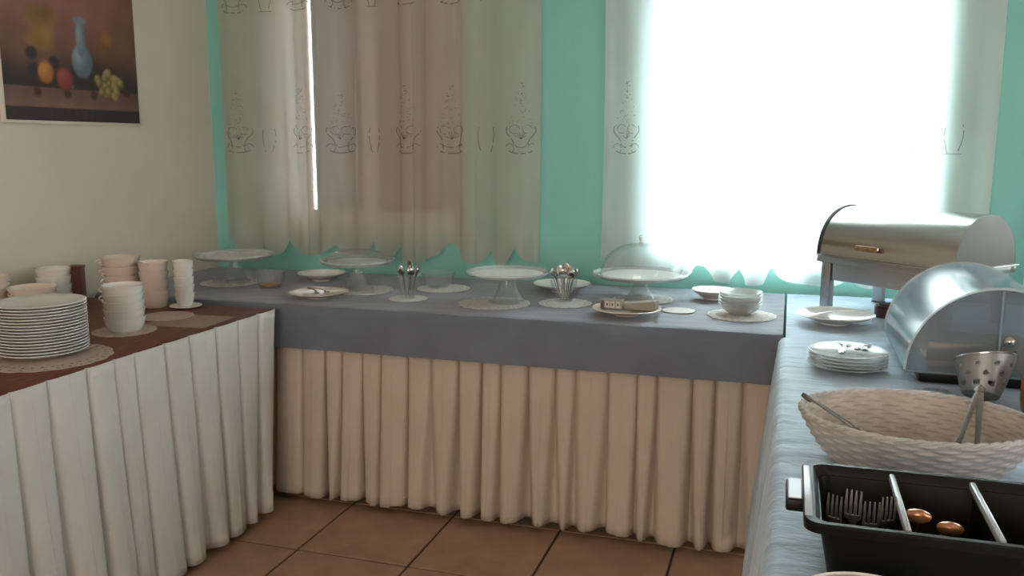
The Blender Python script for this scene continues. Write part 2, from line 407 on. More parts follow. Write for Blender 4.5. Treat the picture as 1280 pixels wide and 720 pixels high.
# ------------------------------------------------------------------ picture on the left wall
def lerp(a, b, t): return tuple(a[i] + (b[i] - a[i]) * t for i in range(3))
def sm(e0, e1, x):
    t = max(0.0, min(1.0, (x - e0) / (e1 - e0))); return t * t * (3 - 2 * t)
def srgb(c): return tuple(((v / 255) / 12.92 if v / 255 < 0.04045 else ((v / 255 + 0.055) / 1.055) ** 2.4) for v in c)
def still_life(u, v, rng):
    """u left-right 0..1, v bottom-top 0..1 -> linear colour of the print"""
    v = v + 0.072
    top = lerp((118, 82, 66), (150, 98, 90), sm(0.55, 0.9, v))
    top = lerp(top, (96, 70, 58), sm(0.55, 1.0, u) * 0.55)
    c = lerp((44, 32, 26), top, sm(0.34, 0.60, v + 0.06 * math.sin(7 * u)))
    if v < 0.30: c = lerp((128, 92, 80), (70, 46, 38), sm(0.16, 0.28, v) * 0.25 + 0.35 * sm(0.5, 1, u))
    if v < 0.165: c = lerp((54, 38, 34), (38, 28, 26), u)
    if 0.085 < v < 0.15: c = lerp(c, (84, 60, 52), 0.35 * (0.5 + 0.5 * math.sin(60 * u) * math.sin(37 * u)) * sm(0.2, 0.3, u) * (1 - sm(0.65, 0.78, u)))
    def blob(cx, cy, rx, ry, col, soft=0.25, amt=1.0, hl=None):
        nonlocal c
        d = math.hypot((u - cx) / rx, (v - cy) / ry)
        k = 1 - sm(1 - soft, 1 + soft, d)
        cc = col
        if hl: cc = lerp(col, hl, max(0, 1 - math.hypot((u - cx + rx * .3) / rx, (v - cy - ry * .3) / ry)))
        c = lerp(c, cc, k * amt)
    for i in range(16):
        a = i * 2.4; blob(0.27 + 0.13 * math.cos(a) * (i % 4) / 3, 0.70 + 0.10 * math.sin(a), 0.05, 0.055, ((150, 112, 52), (168, 126, 64), (112, 84, 40))[i % 3], 0.6, 0.55)
    for i in range(14):
        a = i * 2.1; blob(0.25 + 0.10 * math.cos(a), 0.47 + 0.06 * math.sin(a), 0.03, 0.035, ((62, 44, 56), (40, 34, 44))[i % 2], 0.5, 0.8)
    blob(0.555, 0.50, 0.078, 0.12, (96, 112, 122), 0.15, 1, (158, 172, 178))
    blob(0.555, 0.66, 0.036, 0.13, (108, 122, 130), 0.2, 1, (150, 164, 170))
    blob(0.555, 0.785, 0.05, 0.03, (120, 134, 140), 0.3, 1)
    blob(0.76, 0.62, 0.10, 0.12, (122, 80, 46), 0.7, 0.6)
    blob(0.76, 0.68, 0.04, 0.05, (168, 110, 48), 0.6, 0.6)
    blob(0.285, 0.40, 0.055, 0.075, (168, 104, 46), 0.22, 1, (204, 146, 70))
    blob(0.415, 0.365, 0.06, 0.082, (128, 50, 46), 0.22, 1, (170, 88, 78))
    for i in range(22):
        a = i * 2.4; rr = 0.10 * math.sqrt((i % 11) / 10)
        blob(0.755 + rr * math.cos(a), 0.355 + rr * 0.9 * math.sin(a), 0.028, 0.034, ((122, 110, 50), (150, 132, 72), (96, 86, 38))[i % 3], 0.3, 0.85, (186, 168, 110))
    for x, y in ((0.22, 0.265), (0.43, 0.262), (0.63, 0.265), (0.9, 0.30)): blob(x, y, 0.025, 0.03, (60, 26, 26), 0.4, 0.9)
    n = rng.uniform(0.95, 1.05) * (1 + 0.10 * math.sin(23 * u + 9 * v) * math.sin(17 * v - 11 * u))
    return tuple(v_ * n for v_ in srgb(c))
PY0, PY1, PZ0, PZ1 = 2.515, 3.20, 1.440, 1.985
pic = empty('framed_picture', (XL + 0.001, (PY0 + PY1) / 2, PZ0))
tag(pic, 'still life print of a blue vase and fruit on the cream wall', 'picture')
hw, hh = (PY1 - PY0) / 2, PZ1 - PZ0
mkbox('mount', M_LWALL, pic, 0.0, 0.012, -hw - 0.012, hw + 0.012, -0.012, hh + 0.012, 0.002)
m, N, L, out = new_mat('still_life_print')
at = N.new('ShaderNodeAttribute'); at.attribute_name = 'paint'; b = N.new('ShaderNodeBsdfPrincipled'); b.inputs['Roughness'].default_value = 0.5
L.new(at.outputs['Color'], b.inputs['Base Color']); L.new(b.outputs[0], out.inputs['Surface'])
nx, ny = 130, 104; rng = random.Random(4)
me = bpy.data.meshes.new('print')
vv = [(0.0135, -hw + 2 * hw * i / nx, hh * j / ny) for j in range(ny + 1) for i in range(nx + 1)]
ff = [(j * (nx + 1) + i, j * (nx + 1) + i + 1, (j + 1) * (nx + 1) + i + 1, (j + 1) * (nx + 1) + i) for j in range(ny) for i in range(nx)]
me.from_pydata(vv, [], ff)
ca = me.color_attributes.new('paint', 'FLOAT_COLOR', 'POINT')
for j in range(ny + 1):
    for i in range(nx + 1):
        ca.data[j * (nx + 1) + i].color = (*still_life(i / nx, j / ny, rng), 1)
po = link('print', me, m, pic)

# ------------------------------------------------------------------ tables
def table(name, x0, x1, y0, y1, top_mat, label):
    t = empty(name, ((x0 + x1) / 2, (y0 + y1) / 2, 0.0)); hx, hy = (x1 - x0) / 2, (y1 - y0) / 2
    mkbox('tabletop', top_mat, t, -hx, hx, -hy, hy, T - 0.03, T, 0.004)
    mkbox('apron', M_TABLE, t, -hx + 0.05, hx - 0.05, -hy + 0.05, hy - 0.05, T - 0.11, T - 0.031)
    for sx in (-1, 1):
        for sy in (-1, 1):
            cx, cy = sx * (hx - 0.16), sy * (hy - 0.16)
            mkbox('leg', M_TABLE, t, cx - 0.03, cx + 0.03, cy - 0.03, cy + 0.03, 0.0, T - 0.112)
    tag(t, label, 'table'); return t
LX = -1.80                                       # aisle edge of the left table
table('buffet_table', -2.68, LX, 0.75, 2.785, M_WOODTOP, 'left buffet table with a bare reddish-brown top and white skirt')
table('buffet_table', -2.67, 0.0, 2.892, 3.665, M_TABLE, 'long buffet table under the windows, below the slate-blue cloth')
table('buffet_table', 0.012, 0.90, 0.60, 3.665, M_TABLE, 'right buffet table beneath the pale blue cloth and chafing dish')

def skirt(name, path, ztop, zhem, period, amp0, amp1, flare, mat, label, seed, group, pull):
    """pleated cloth along path [(x,y),...], outward side to the left of travel"""
    rng = random.Random(seed)
    P = [Vector((a, b_, 0)) for a, b_ in path]
    seglen = [(b_ - a).length for a, b_ in zip(P[:-1], P[1:])]
    tot = sum(seglen)
    def at(s):
        s = max(0, min(tot, s)); k = 0
        while k < len(seglen) - 1 and s > seglen[k]: s -= seglen[k]; k += 1
        d = (P[k + 1] - P[k]).normalized()
        return P[k] + d * s, d, Vector((-d.y, d.x, 0))
    # irregular pleats
    edges = [0.0]
    while edges[-1] < tot: edges.append(edges[-1] + period * rng.uniform(0.72, 1.3))
    amps = [rng.uniform(0.7, 1.25) for _ in edges]; hz = [rng.uniform(-0.006, 0.008) for _ in edges]
    sk = [rng.uniform(-0.35, 0.35) for _ in edges]; fl = [rng.uniform(0.85, 1.15) for _ in edges]
    th0 = [rng.uniform(0.72, 0.92) for _ in edges]; th1 = [rng.uniform(-0.15, 0.75) for _ in edges]
    npp, nz = 28, 24
    bm = bmesh.new(); cols = []
    for k in range(len(edges) - 1):
        p = edges[k + 1] - edges[k]
        for q in range(npp):
            f = q / npp; th = 2 * PI * f
            s = edges[k] + f * p
            if s > tot: break
            k2 = min(k + 1, len(edges) - 1); wgt = f * f * (3 - 2 * f)
            am = amps[k] * (1 - wgt) + amps[k2] * wgt; h_ = hz[k] * (1 - wgt) + hz[k2] * wgt
            skew = sk[k] * math.sin(PI * f) ; flv = fl[k] * (1 - wgt) + fl[k2] * wgt
            col = []
            for j in range(nz + 1):
                v = j / nz
                amp = (amp0 + (amp1 - amp0) * v) * am
                wave = -math.cos(th)
                off = amp * (math.tanh(4.0 * (wave + th0[k] + (th1[k] - th0[k]) * v ** 1.3)) * 0.86 + 0.14 * wave) + flare * (v ** 1.2) * flv
                ds = -p / (4 * PI) * (1.0 + 0.45 * v) * math.sin(2 * th) + skew * 0.035 * v * v + pull * v * max(0.0, 1 - s / 0.5) ** 1.5
                c0, d, n = at(s); pt = c0 + d * ds + n * (off + amp0 + 0.004)
                col.append(bm.verts.new((pt.x, pt.y, ztop + (zhem + h_ - ztop) * v)))
            cols.append(col)
    for a, b_ in zip(cols[:-1], cols[1:]):
        for j in range(nz): bm.faces.new((a[j], b_[j], b_[j + 1], a[j + 1]))
    o = bm_obj(name, bm, mat)
    tag(o, label, 'table skirt', group)
    md = o.modifiers.new('thickness', 'SOLIDIFY'); md.thickness = 0.0015; md.offset = 0
    # hem band / header tape
    return o
skirt('table_skirt', [(LX - 0.004, 2.790), (LX - 0.004, 0.75)], T + 0.0005, 0.028, 0.105, 0.006, 0.030, 0.022, M_SKIRT_W,
      'white pleated skirt hanging from the left wooden-topped table', 5, 'pleated table skirts', 0.14)
skirt('table_skirt', [(-0.02, 2.888), (-2.20, 2.888)], T - 0.012, 0.028, 0.094, 0.008, 0.033, 0.045, M_SKIRT_C,
      'cream pleated skirt below the slate-blue cloth, along the window table', 9, 'pleated table skirts', 0.0)

def draped_cloth(name, prof, axis, a0, a1, mat, label, seed, wr_top, wr_drop, step=0.02, fold=0.0, drop_to=99):
    """prof: list of (across, z, kind) from the wall side to the hem; extruded along the other axis"""
    rng = random.Random(seed); ph = [rng.uniform(0, 6.28) for _ in range(8)]
    # resample
    pts = []
    for (p, z, k), (p2, z2, k2) in zip(prof[:-1], prof[1:]):
        n = max(1, int(math.hypot(p2 - p, z2 - z) / step))
        for i in range(n): t = i / n; pts.append((p + (p2 - p) * t, z + (z2 - z) * t, k + (k2 - k) * t))
    pts.append(prof[-1])
    n = int((a1 - a0) / step); bm = bmesh.new(); g = []
    for i in range(n + 1):
        a = a0 + (a1 - a0) * i / n; row = []
        for (p, z, k) in pts:
            wv = (math.sin(31 * a + 9 * p + ph[0]) + 0.7 * math.sin(53 * a - 17 * p + ph[1]) + 0.6 * math.sin(19 * a + 37 * p + ph[2]) + math.sin(71 * p - 13 * a + ph[3])) / 3.3
            dz = wr_top * wv * (1 - min(1, k)) + 0.0
            f = k * (wr_drop * wv + fold * k * (math.sin(24 * a + ph[4]) + 0.6 * math.sin(41 * a + ph[5])))
            if axis == 'x': row.append(bm.verts.new((a, p - abs(0) + f, z + dz)))
            else: row.append(bm.verts.new((p + f, a, z + dz)))
        g.append(row)
    for i in range(n):
        for j in range(len(pts) - 1):
            if pts[j + 1][2] > 0.05 and a0 + (a1 - a0) * (i + 1) / n > drop_to: continue
            bm.faces.new((g[i][j], g[i + 1][j], g[i + 1][j + 1], g[i][j + 1]))
    bmesh.ops.delete(bm, geom=[v for v in bm.verts if not v.link_faces], context='VERTS')
    o = bm_obj(name, bm, mat); tag(o, label, 'tablecloth', 'blue tablecloths')
    return o
zc = 0.7585
draped_cloth('tablecloth', [(3.66, zc, 0), (2.868, zc, 0), (2.856, zc - 0.003, 0.1), (2.848, zc - 0.014, 0.4), (2.842, 0.70, 0.8), (2.832, 0.596, 1)], 'x', -2.665, 0.0015,
             M_BLUE_D, 'slate blue-grey cloth with a straight drop along the window table', 2, 0.0012, 0.003)
draped_cloth('tablecloth', [(0.90, zc + 0.0005, 0), (0.010, zc + 0.0005, 0), (-0.002, zc - 0.004, 0.1), (-0.010, zc - 0.016, 0.3), (-0.025, 0.60, 0.6), (-0.060, 0.25, 1.0), (-0.075, 0.10, 1.0)], 'y', 0.55, 3.66,
             M_BLUE_L, 'pale blue wrinkled cloth over the right table, hanging to the floor', 6, 0.0015, 0.004, 0.018, 0.006, drop_to=2.815)

# ------------------------------------------------------------------ crockery builders
def doily(name, r, mat, loc, label, seed=0, lace=True, cat='doily', group='lace doilies'):
    """thin round lace mat with a scalloped, pierced border"""
    seg = 96; bm = bmesh.new(); n = 16
    rad = [0.0, r * 0.45, r * 0.70, r * 0.78, r * 0.86, r * 0.93, r]
    rings = []
    for k, rr in enumerate(rad):
        if k == 0: rings.append([bm.verts.new((0, 0, 0))]); continue
        ring = []
        for i in range(seg):
            a = 2 * PI * i / seg
            q = rr * (1 + (0.035 * abs(math.sin(n * a / 2)) - 0.02 if k == len(rad) - 1 else 0))
            ring.append(bm.verts.new((q * math.cos(a), q * math.sin(a), 0)))
        rings.append(ring)
    for k in range(len(rad) - 1):
        for i in range(seg):
            j = (i + 1) % seg
            if k == 0: bm.faces.new((rings[0][0], rings[1][i], rings[1][j])); continue
            if lace and k in (2, 4) and i % 3 == (1 if k == 2 else 2): continue
            bm.faces.new((rings[k][i], rings[k][j], rings[k + 1][j], rings[k + 1][i]))
    ge = bmesh.ops.extrude_face_region(bm, geom=bm.faces[:])
    bmesh.ops.translate(bm, verts=[v for v in ge['geom'] if isinstance(v, bmesh.types.BMVert)], vec=(0, 0, 0.0012))
    o = bm_obj(name, bm, mat, None, smooth=False, loc=loc); tag(o, label, cat, group); return o
def plate_prof(r, rise=0.018, t=0.0034, foot=0.52):
    f = r * foot
    return [(0, 0.0022), (f - 0.008, 0.0022), (f - 0.006, 0), (f, 0), (f + 0.004, 0.003), (r * 0.82, rise * 0.52), (r - 0.0015, rise - t * 0.4),
            (r, rise), (r - 0.001, rise + t * 0.5), (r - 0.003, rise + t * 0.6), (r * 0.81, rise * 0.52 + t), (f + 0.003, 0.003 + t), (0, 0.0022 + t)]
def bowl_prof(r0, r1, h, t=0.004):
    return [(0, 0.003), (r0 * 0.78, 0.003), (r0 * 0.80, 0.0), (r0 * 0.92, 0.0), (r0, 0.004), (r0 + (r1 - r0) * 0.6, h * 0.5), (r1 - 0.0005, h * 0.94), (r1, h * 0.985), (r1 - t * 0.5, h),
            (r1 - t, h * 0.985), (r0 + (r1 - r0) * 0.6 - t, h * 0.5), (r0 - t, 0.008), (0, 0.007)]
def nest(prof, lo):
    """smallest lift at which a copy of the profile clears itself"""
    n = len(prof); k = max(range(n), key=lambda i: prof[i][1])
    def dense(seq):
        out_ = []
        for (r, z), (r2, z2) in zip(seq[:-1], seq[1:]):
            for i in range(12): t = i / 12; out_.append((r + (r2 - r) * t, z + (z2 - z) * t))
        return out_ + [seq[-1]]
    outer, inner = dense(prof[:k + 1]), dense(prof[k:])
    def top_at(r):                                   # highest inner surface at radius r
        return max([z for q, z in inner if abs(q - r) < 0.0022] or [-1])
    return max((top_at(r) - z for r, z in outer), default=lo)
def stack(name, prof, mat, x, y, z, n, dz, cat, what, group, seed=1, jit=0.0015, seg=44, handle=None):
    """n pieces nested on each other; every piece an object of its own"""
    rng = random.Random(seed); me_ = None; hme = None; jit = min(jit, 0.0005)
    dz = max(dz, nest(prof, dz) + 0.0006)
    for k in range(n):
        if me_ is None:
            o = mklathe(name, prof, mat, seg=seg); me_ = o.data
            if handle:
                hb = bmesh.new(); r_, h_ = handle
                tube(hb, [(r_ + 0.002, 0, h_ * 0.78), (r_ + 0.014, 0, h_ * 0.79), (r_ + 0.020, 0, h_ * 0.62), (r_ + 0.014, 0, h_ * 0.50), (r_ - 0.0015, 0, h_ * 0.47)], 0.0030, 8)
                hd = bm_obj('handle', hb, mat, o); hme = hd.data
        else:
            o = bpy.data.objects.new(name, me_); COL.objects.link(o)
            if hme is not None:
                hd = bpy.data.objects.new('handle', hme); COL.objects.link(hd); hd.parent = o
        o.location = (x + rng.uniform(-jit, jit), y + rng.uniform(-jit, jit), z + k * dz)
        o.rotation_euler.z = rng.uniform(0, 6.28) if not handle else -2.0 + rng.uniform(-0.5, 0.5)
        tag(o, what % ordinal(n - 1 - k, n), cat, group)

# ------------------------------------------------------------------ left table
TL = T + 0.0002
doily('doily', 0.172, M_LACE_P, (-1.995, 1.935, TL), 'large pinkish lace doily under the tall stack of dinner plates')
stack('dinner_plate', plate_prof(0.122, 0.0185), M_PLATE_G, -2.030, 1.957, TL + 0.0014, 17, 0.0086, 'plate',
      'white dinner plate, %s of the tall stack nearest on the left table', 'dinner plates in the tall stack', 3, 0.0022, 56)
stack('soup_bowl', bowl_prof(0.050, 0.078, 0.056), M_PORC_P, -2.475, 2.362, TL, 4, 0.020, 'bowl',
      'wide pale bowl, %s of the stack right behind the dinner plates', 'wide bowls behind the dinner plates', 4)
stack('soup_bowl', bowl_prof(0.046, 0.060, 0.062), M_PORC, -2.560, 2.540, TL, 4, 0.0225, 'bowl',
      'narrow white bowl, %s of the stack beside the small red-brown box', 'narrow bowls beside the red-brown box', 5)
stack('soup_bowl', bowl_prof(0.044, 0.062, 0.056), M_PORC_P, -2.625, 2.330, TL, 5, 0.019, 'bowl',
      'pale bowl, %s of the leftmost stack against the cream wall', 'bowls stacked against the cream wall', 6)
doily('doily', 0.098, M_LACE_P, (-2.045, 2.300, TL), 'small pinkish doily under the front stack of white cups', group='lace doilies')
stack('dessert_cup', bowl_prof(0.053, 0.0645, 0.046), M_PORC, -2.047, 2.308, TL + 0.0014, 5, 0.0225, 'cup',
      'handleless white cup, %s of the front stack on the pinkish doily', 'handleless cups in the front stack', 7)
stack('tea_cup', bowl_prof(0.054, 0.0695, 0.050), M_PORC_P, -2.378, 2.680, TL, 5, 0.034, 'cup',
      'wide cup, %s of the tallest cup stack near the cream wall', 'wide cups near the cream wall', 8, handle=(0.0645, 0.050))
stack('tea_cup', bowl_prof(0.040, 0.053, 0.066), M_PORC_P, -2.242, 2.690, TL, 4, 0.0245, 'cup',
      'pinkish cup, %s of the stack between the tallest cups and the saucer', 'pinkish cups beside the saucer', 9)
sa = mklathe('saucer', plate_prof(0.058, 0.008), M_PORC, loc=(-2.125, 2.712, TL), seg=40)
tag(sa, 'small white saucer under the slim cup stack at the table corner', 'saucer')
stack('tea_cup', bowl_prof(0.026, 0.037, 0.052, 0.0035), M_PORC, -2.127, 2.712, TL + 0.0062, 5, 0.0195, 'cup',
      'slim white cup, %s of the stack standing on the small saucer', 'slim cups on the small saucer', 10)
bm = box(bmesh.new(), -0.115, 0.115, -0.10, 0.10, 0, 0.0008)
tag(bm_obj('place_mat', bm, M_MAT, None, smooth=False, loc=(-1.945, 2.50, TL), rotz=0.08), 'pale rectangular mat lying on the red-brown tabletop', 'placemat')
doily('doily', 0.090, M_LACE_P, (-2.075, 2.545, TL + 0.0010), 'pinkish doily lying empty, half on the rectangular mat', group='lace doilies')
rb = empty('upright_box', (-2.597, 2.690, TL), 0.35)
mkbox('body', M_REDBOX, rb, -0.024, 0.024, -0.02, 0.02, 0, 0.128, 0.003)
mkbox('lid', M_REDBOX, rb, -0.026, 0.026, -0.022, 0.022, 0.1285, 0.142, 0.003)
tag(rb, 'small upright red-brown box against the cream wall', 'box')

# ------------------------------------------------------------------ window table
DL = ZT
def cake_stand(x, y, r, h, label, foot=0.062, plate_mat=None):
    t = empty('cake_stand', (x, y, ZT + 0.0016))
    mklathe('stem', [(foot, 0.0), (foot, 0.004), (foot * 0.82, 0.010), (foot * 0.55, h * 0.40), (foot * 0.36, h * 0.78), (foot * 0.40, h - 0.0102), (foot * 0.36, h - 0.0125), (foot * 0.30, h * 0.78), (foot * 0.49, h * 0.40), (foot * 0.74, 0.010), (foot * 0.92, 0.0)], M_GLASS, t, 36)
    mklathe('plate', [(0, h - 0.010), (r * 0.5, h - 0.010), (r * 0.92, h - 0.010), (r, h + 0.002), (r * 0.995, h + 0.004), (r * 0.91, h - 0.0055), (r * 0.5, h - 0.0055), (0, h - 0.0055)], plate_mat or M_FROST, t, 56)
    mklathe('lip', [(r * 0.985, h + 0.0042), (r * 1.004, h + 0.0045), (r * 1.008, h + 0.0075), (r * 0.99, h + 0.0078)], M_FROST, t, 56)
    tag(t, label, 'cake stand', 'glass cake stands'); return t
def dome(x, y, z, r, h, label, knob=True):
    t = empty('glass_dome', (x, y, z)); pr = []
    for k in range(15):
        a = PI / 2 * k / 14; pr.append((r * math.cos(a) ** 0.8 if k < 14 else 0.0, h * math.sin(a)))
    pr2 = [(max(0.0, a - 0.0025) if a > 0 else 0.0, max(0, b_ - 0.0025)) for a, b_ in pr[::-1]]
    mklathe('cover', pr + pr2, M_GLASS, t, 48)
    mklathe('rim_bead', [(r - 0.004, 0.0), (r + 0.002, 0.0), (r + 0.003, 0.003), (r, 0.006), (r - 0.004, 0.005)], M_GLASS, t, 48)
    if knob: mklathe('knob', [(0, h), (0.009, h + 0.0005), (0.006, h + 0.009), (0.011, h + 0.020), (0.012, h + 0.026), (0.007, h + 0.032), (0, h + 0.033)], M_FROST, t, 24)
    tag(t, label, 'dome'); return t
Q = 0.0016
doily('doily', 0.125, M_LACE, (-2.290, 3.225, DL), 'lace doily under the leftmost cake stand')
cake_stand(-2.270, 3.236, 0.170, 0.118, 'leftmost glass cake stand, by the green corner')
doily('doily', 0.147, M_LACE, (-2.270, 3.236, ZT + Q + 0.1135), 'round white doily on the leftmost cake stand', lace=False)
doily('doily', 0.120, M_LACE, (-1.645, 3.215, DL), 'lace doily under the second cake stand from the left')
cake_stand(-1.674, 3.215, 0.152, 0.119, 'second cake stand from the left, with a low glass dome')
doily('doily', 0.132, M_LACE, (-1.674, 3.215, ZT + Q + 0.1145), 'round white doily beneath the low glass dome', lace=False)
dome(-1.674, 3.215, ZT + Q + 0.1163, 0.128, 0.052, 'low clear glass dome on the second cake stand', False)
doily('doily', 0.135, M_LACE, (-1.040, 3.088, DL), 'lace doily under the middle cake stand, right of the cutlery glass')
cake_stand(-0.998, 3.122, 0.155, 0.113, 'uncovered middle cake stand between the two cutlery glasses', 0.072)
doily('doily', 0.136, M_LACE, (-0.998, 3.122, ZT + Q + 0.1085), 'round white doily on the middle uncovered cake stand', lace=False)
doily('doily', 0.115, M_LACE, (-0.520, 3.350, DL), 'lace doily under the domed cake stand before the bright window')
cake_stand(-0.534, 3.357, 0.184, 0.094, 'cake stand with tall knobbed dome in front of the bright window', 0.060)
doily('doily', 0.160, M_LACE, (-0.534, 3.357, ZT + Q + 0.0895), 'round white doily beneath the tall knobbed dome', lace=False)
dome(-0.534, 3.357, ZT + Q + 0.0912, 0.156, 0.122, 'tall clear glass dome with knob before the bright window')

def glass_bowl(x, y, r0, r1, h, label, content=None, cat='bowl', z=ZT, name='glass_bowl', group=None):
    t = empty(name, (x, y, z))
    mklathe('wall', bowl_prof(r0, r1, h, 0.003), M_GLASS, t, 40)
    if content: mklathe('filling', [(0, 0.0085), (r0 - 0.006, 0.009), (r0 - 0.004, h * 0.22), (r0 * 0.5, h * 0.27), (0, h * 0.25)], content, t, 32)
    tag(t, label, cat, group); return t
glass_bowl(-2.055, 3.166, 0.046, 0.062, 0.068, 'small glass bowl with orange filling near the left table corner', M_HONEY)
doily('doily', 0.112, M_LACE, (-1.352, 3.355, DL), 'lace doily under the empty glass bowl behind the left cutlery glass')
glass_bowl(-1.384, 3.377, 0.044, 0.074, 0.064, 'empty clear glass bowl behind the left cutlery glass', z=ZT + Q)
FOOTED = [(0, 0.010), (0.030, 0.008), (0.040, 0.0), (0.046, 0.0), (0.048, 0.006), (0.075, 0.014), (0.108, 0.026), (0.121, 0.033), (0.1225, 0.0345), (0.120, 0.0358), (0.106, 0.030), (0.072, 0.0185), (0, 0.0165)]
def serving_plate(x, y, r, label, mat=M_PORC, z=ZT, hk=1.0, name='serving_plate'):
    k = r / 0.1225
    o = mklathe(name, [(a * k, b_ * hk) for a, b_ in FOOTED], mat, seg=56, loc=(x, y, z), wob=lambda a, rr, zz: 1 + 0.012 * math.sin(18 * a) * (1 if rr > 0.09 * k else 0))
    tag(o, label, 'plate', 'raised serving plates'); return o
serving_plate(-1.945, 3.400, 0.106, 'raised plate behind the tongs plate, beside the small glass bowl')
serving_plate(-1.735, 3.005, 0.118, 'front plate holding brown tongs, below the second cake stand', M_PORC_P, hk=0.7)
serving_plate(-0.865, 3.430, 0.118, 'raised plate behind the right cutlery glass')
serving_plate(-0.526, 3.016, 0.122, 'plate with two small cartons at the table front edge', M_PORC_P, hk=0.75)
serving_plate(-0.262, 3.430, 0.084, 'small raised plate with dark underside left of the glass bowl stack', hk=1.1)
doily('doily', 0.058, M_LACE, (-0.360, 3.150, DL), 'small empty doily between the carton plate and glass bowls', lace=False)
doily('doily', 0.118, M_LACE, (-0.140, 3.125, DL), 'lace doily under the stack of clear glass bowls')
stack('glass_bowl', bowl_prof(0.042, 0.076, 0.036, 0.003), M_FROST, -0.147, 3.150, ZT + Q, 5, 0.011, 'bowl',
      'clear glass bowl, %s of the stack at the window table end', 'glass bowls at the window table end', 12, seg=40)

# ------------------------------------------------------------------ cutlery
def utensil_bm(kind, ln):
    """lies along +x from 0 (handle end) to ln, thin in z"""
    bm = bmesh.new(); X, Yv, Z = Vector((1, 0, 0)), Vector((0, 1, 0)), Vector((0, 0, 1))
    def st(rows): return [(Vector((ln * t, 0, z)), Yv, hw_, Z, ht) for t, hw_, ht, z in rows]
    if kind == 'teaspoon':
        loft(bm, st([(0, .0015, .0008, 0), (.02, .0040, .0011, 0), (.25, .0038, .0011, .001), (.60, .0028, .0013, .003), (.68, .004, .0014, .003), (.74, .011, .0018, .001), (.84, .0160, .0024, -.002), (.94, .0125, .0018, -.001), (.985, .005, .0012, .001), (1, .0015, .0008, .002)]), 10)
    elif kind == 'spoon':
        loft(bm, st([(0, .002, .0008, 0), (.02, .0075, .0012, 0), (.25, .006, .0012, .001), (.60, .0032, .0014, .003), (.68, .0045, .0015, .003), (.75, .014, .0018, .001), (.85, .0195, .0022, -.002), (.94, .015, .0018, -.001), (.985, .006, .0012, .001), (1, .002, .0008, .002)]), 10)
    elif kind == 'fork':
        loft(bm, st([(0, .002, .0008, 0), (.02, .007, .0012, 0), (.25, .0055, .0012, .001), (.42, .003, .0014, .003), (.50, .006, .0014, .002), (.56, .0115, .0013, 0), (.62, .0115, .0012, 0)]), 8)
        for k in range(4):
            y = -.0096 + .0064 * k
            loft(bm, [(Vector((ln * t, y, z)), Yv, hw_, Z, .0010) for t, hw_, z in ((.60, .0022, 0), (.80, .0021, .001), (1.0, .0011, .004))], 6)
    else:
        loft(bm, st([(0, .003, .002, 0), (.03, .009, .0035, 0), (.38, .0075, .003, 0), (.46, .006, .0022, 0), (.50, .0085, .0009, 0), (.85, .0095, .0007, 0), (.96, .006, .0006, 0), (1, .0015, .0004, 0)]), 8)
    return bm
UT = {}
def utensil(kind, ln, p0, p1, roll, label, cat, group, mat=M_CUT, name=None):
    key = (kind, round(ln, 4), mat.name)
    p0, p1 = Vector(p0), Vector(p1); d = (p1 - p0).normalized()
    if key not in UT:
        o = bm_obj(name or kind, utensil_bm(kind, ln), mat); UT[key] = o.data
    else:
        o = bpy.data.objects.new(name or kind, UT[key]); COL.objects.link(o)
    s = Vector((0, 0, 1)).cross(d)
    s = s.normalized() if s.length > 1e-4 else Vector((0, 1, 0))
    u = d.cross(s)
    R = Matrix((d, s, u)).transposed() @ Matrix.Rotation(roll, 3, 'X')
    o.matrix_world = Matrix.Translation(p0) @ R.to_4x4()
    tag(o, label, cat, group); return o
def cutlery_glass(x, y, n, seed, label, where, r0, r1, h, kinds, spread):
    glass_bowl(x, y, r0, r1, h, label, None, 'glass', ZT + Q, 'cutlery_glass', 'cutlery glasses')
    rng = random.Random(seed)
    for k in range(n + 1):
        a = 2 * PI * k / n + rng.uniform(-0.03, 0.03)
        b0, rt = 0.0128 + 0.25 * (r0 - 0.022), (r1 - 0.007) * rng.uniform(0.94, 1.0)
        if k == n: b0, rt = 0.0, 0.004
        ln = rng.choice((0.122, 0.128, 0.118)) if k < n else 0.140
        p0 = Vector((x + b0 * math.cos(a), y + b0 * math.sin(a), ZT + Q + 0.0095))
        p1 = Vector((x + rt * math.cos(a), y + rt * math.sin(a), p0.z + h))
        where_ = 'upright in the middle of' if k == n else 'leaning out of'
        utensil('teaspoon', ln, p0, p1, 0.0 if k < n else 1.2, 'steel teaspoon %s %s' % (where_, where), 'spoon', 'teaspoons in %s' % where)
doily('doily', 0.075, M_LACE, (-1.390, 3.085, DL), 'small doily under the left cutlery glass', lace=False)
cutlery_glass(-1.390, 3.089, 7, 21, 'narrow glass full of teaspoons between two cake stands, left one', 'the left cutlery glass', 0.024, 0.043, 0.080, ('spoon', 'spoon', 'fork'), 1.0)
doily('doily', 0.100, M_LACE, (-0.785, 3.170, DL), 'lace doily under the right cutlery glass')
cutlery_glass(-0.800, 3.205, 9, 22, 'wide glass full of spoons beside the green wall strip, right one', 'the right cutlery glass', 0.034, 0.052, 0.082, ('spoon', 'fork', 'spoon'), 1.0)

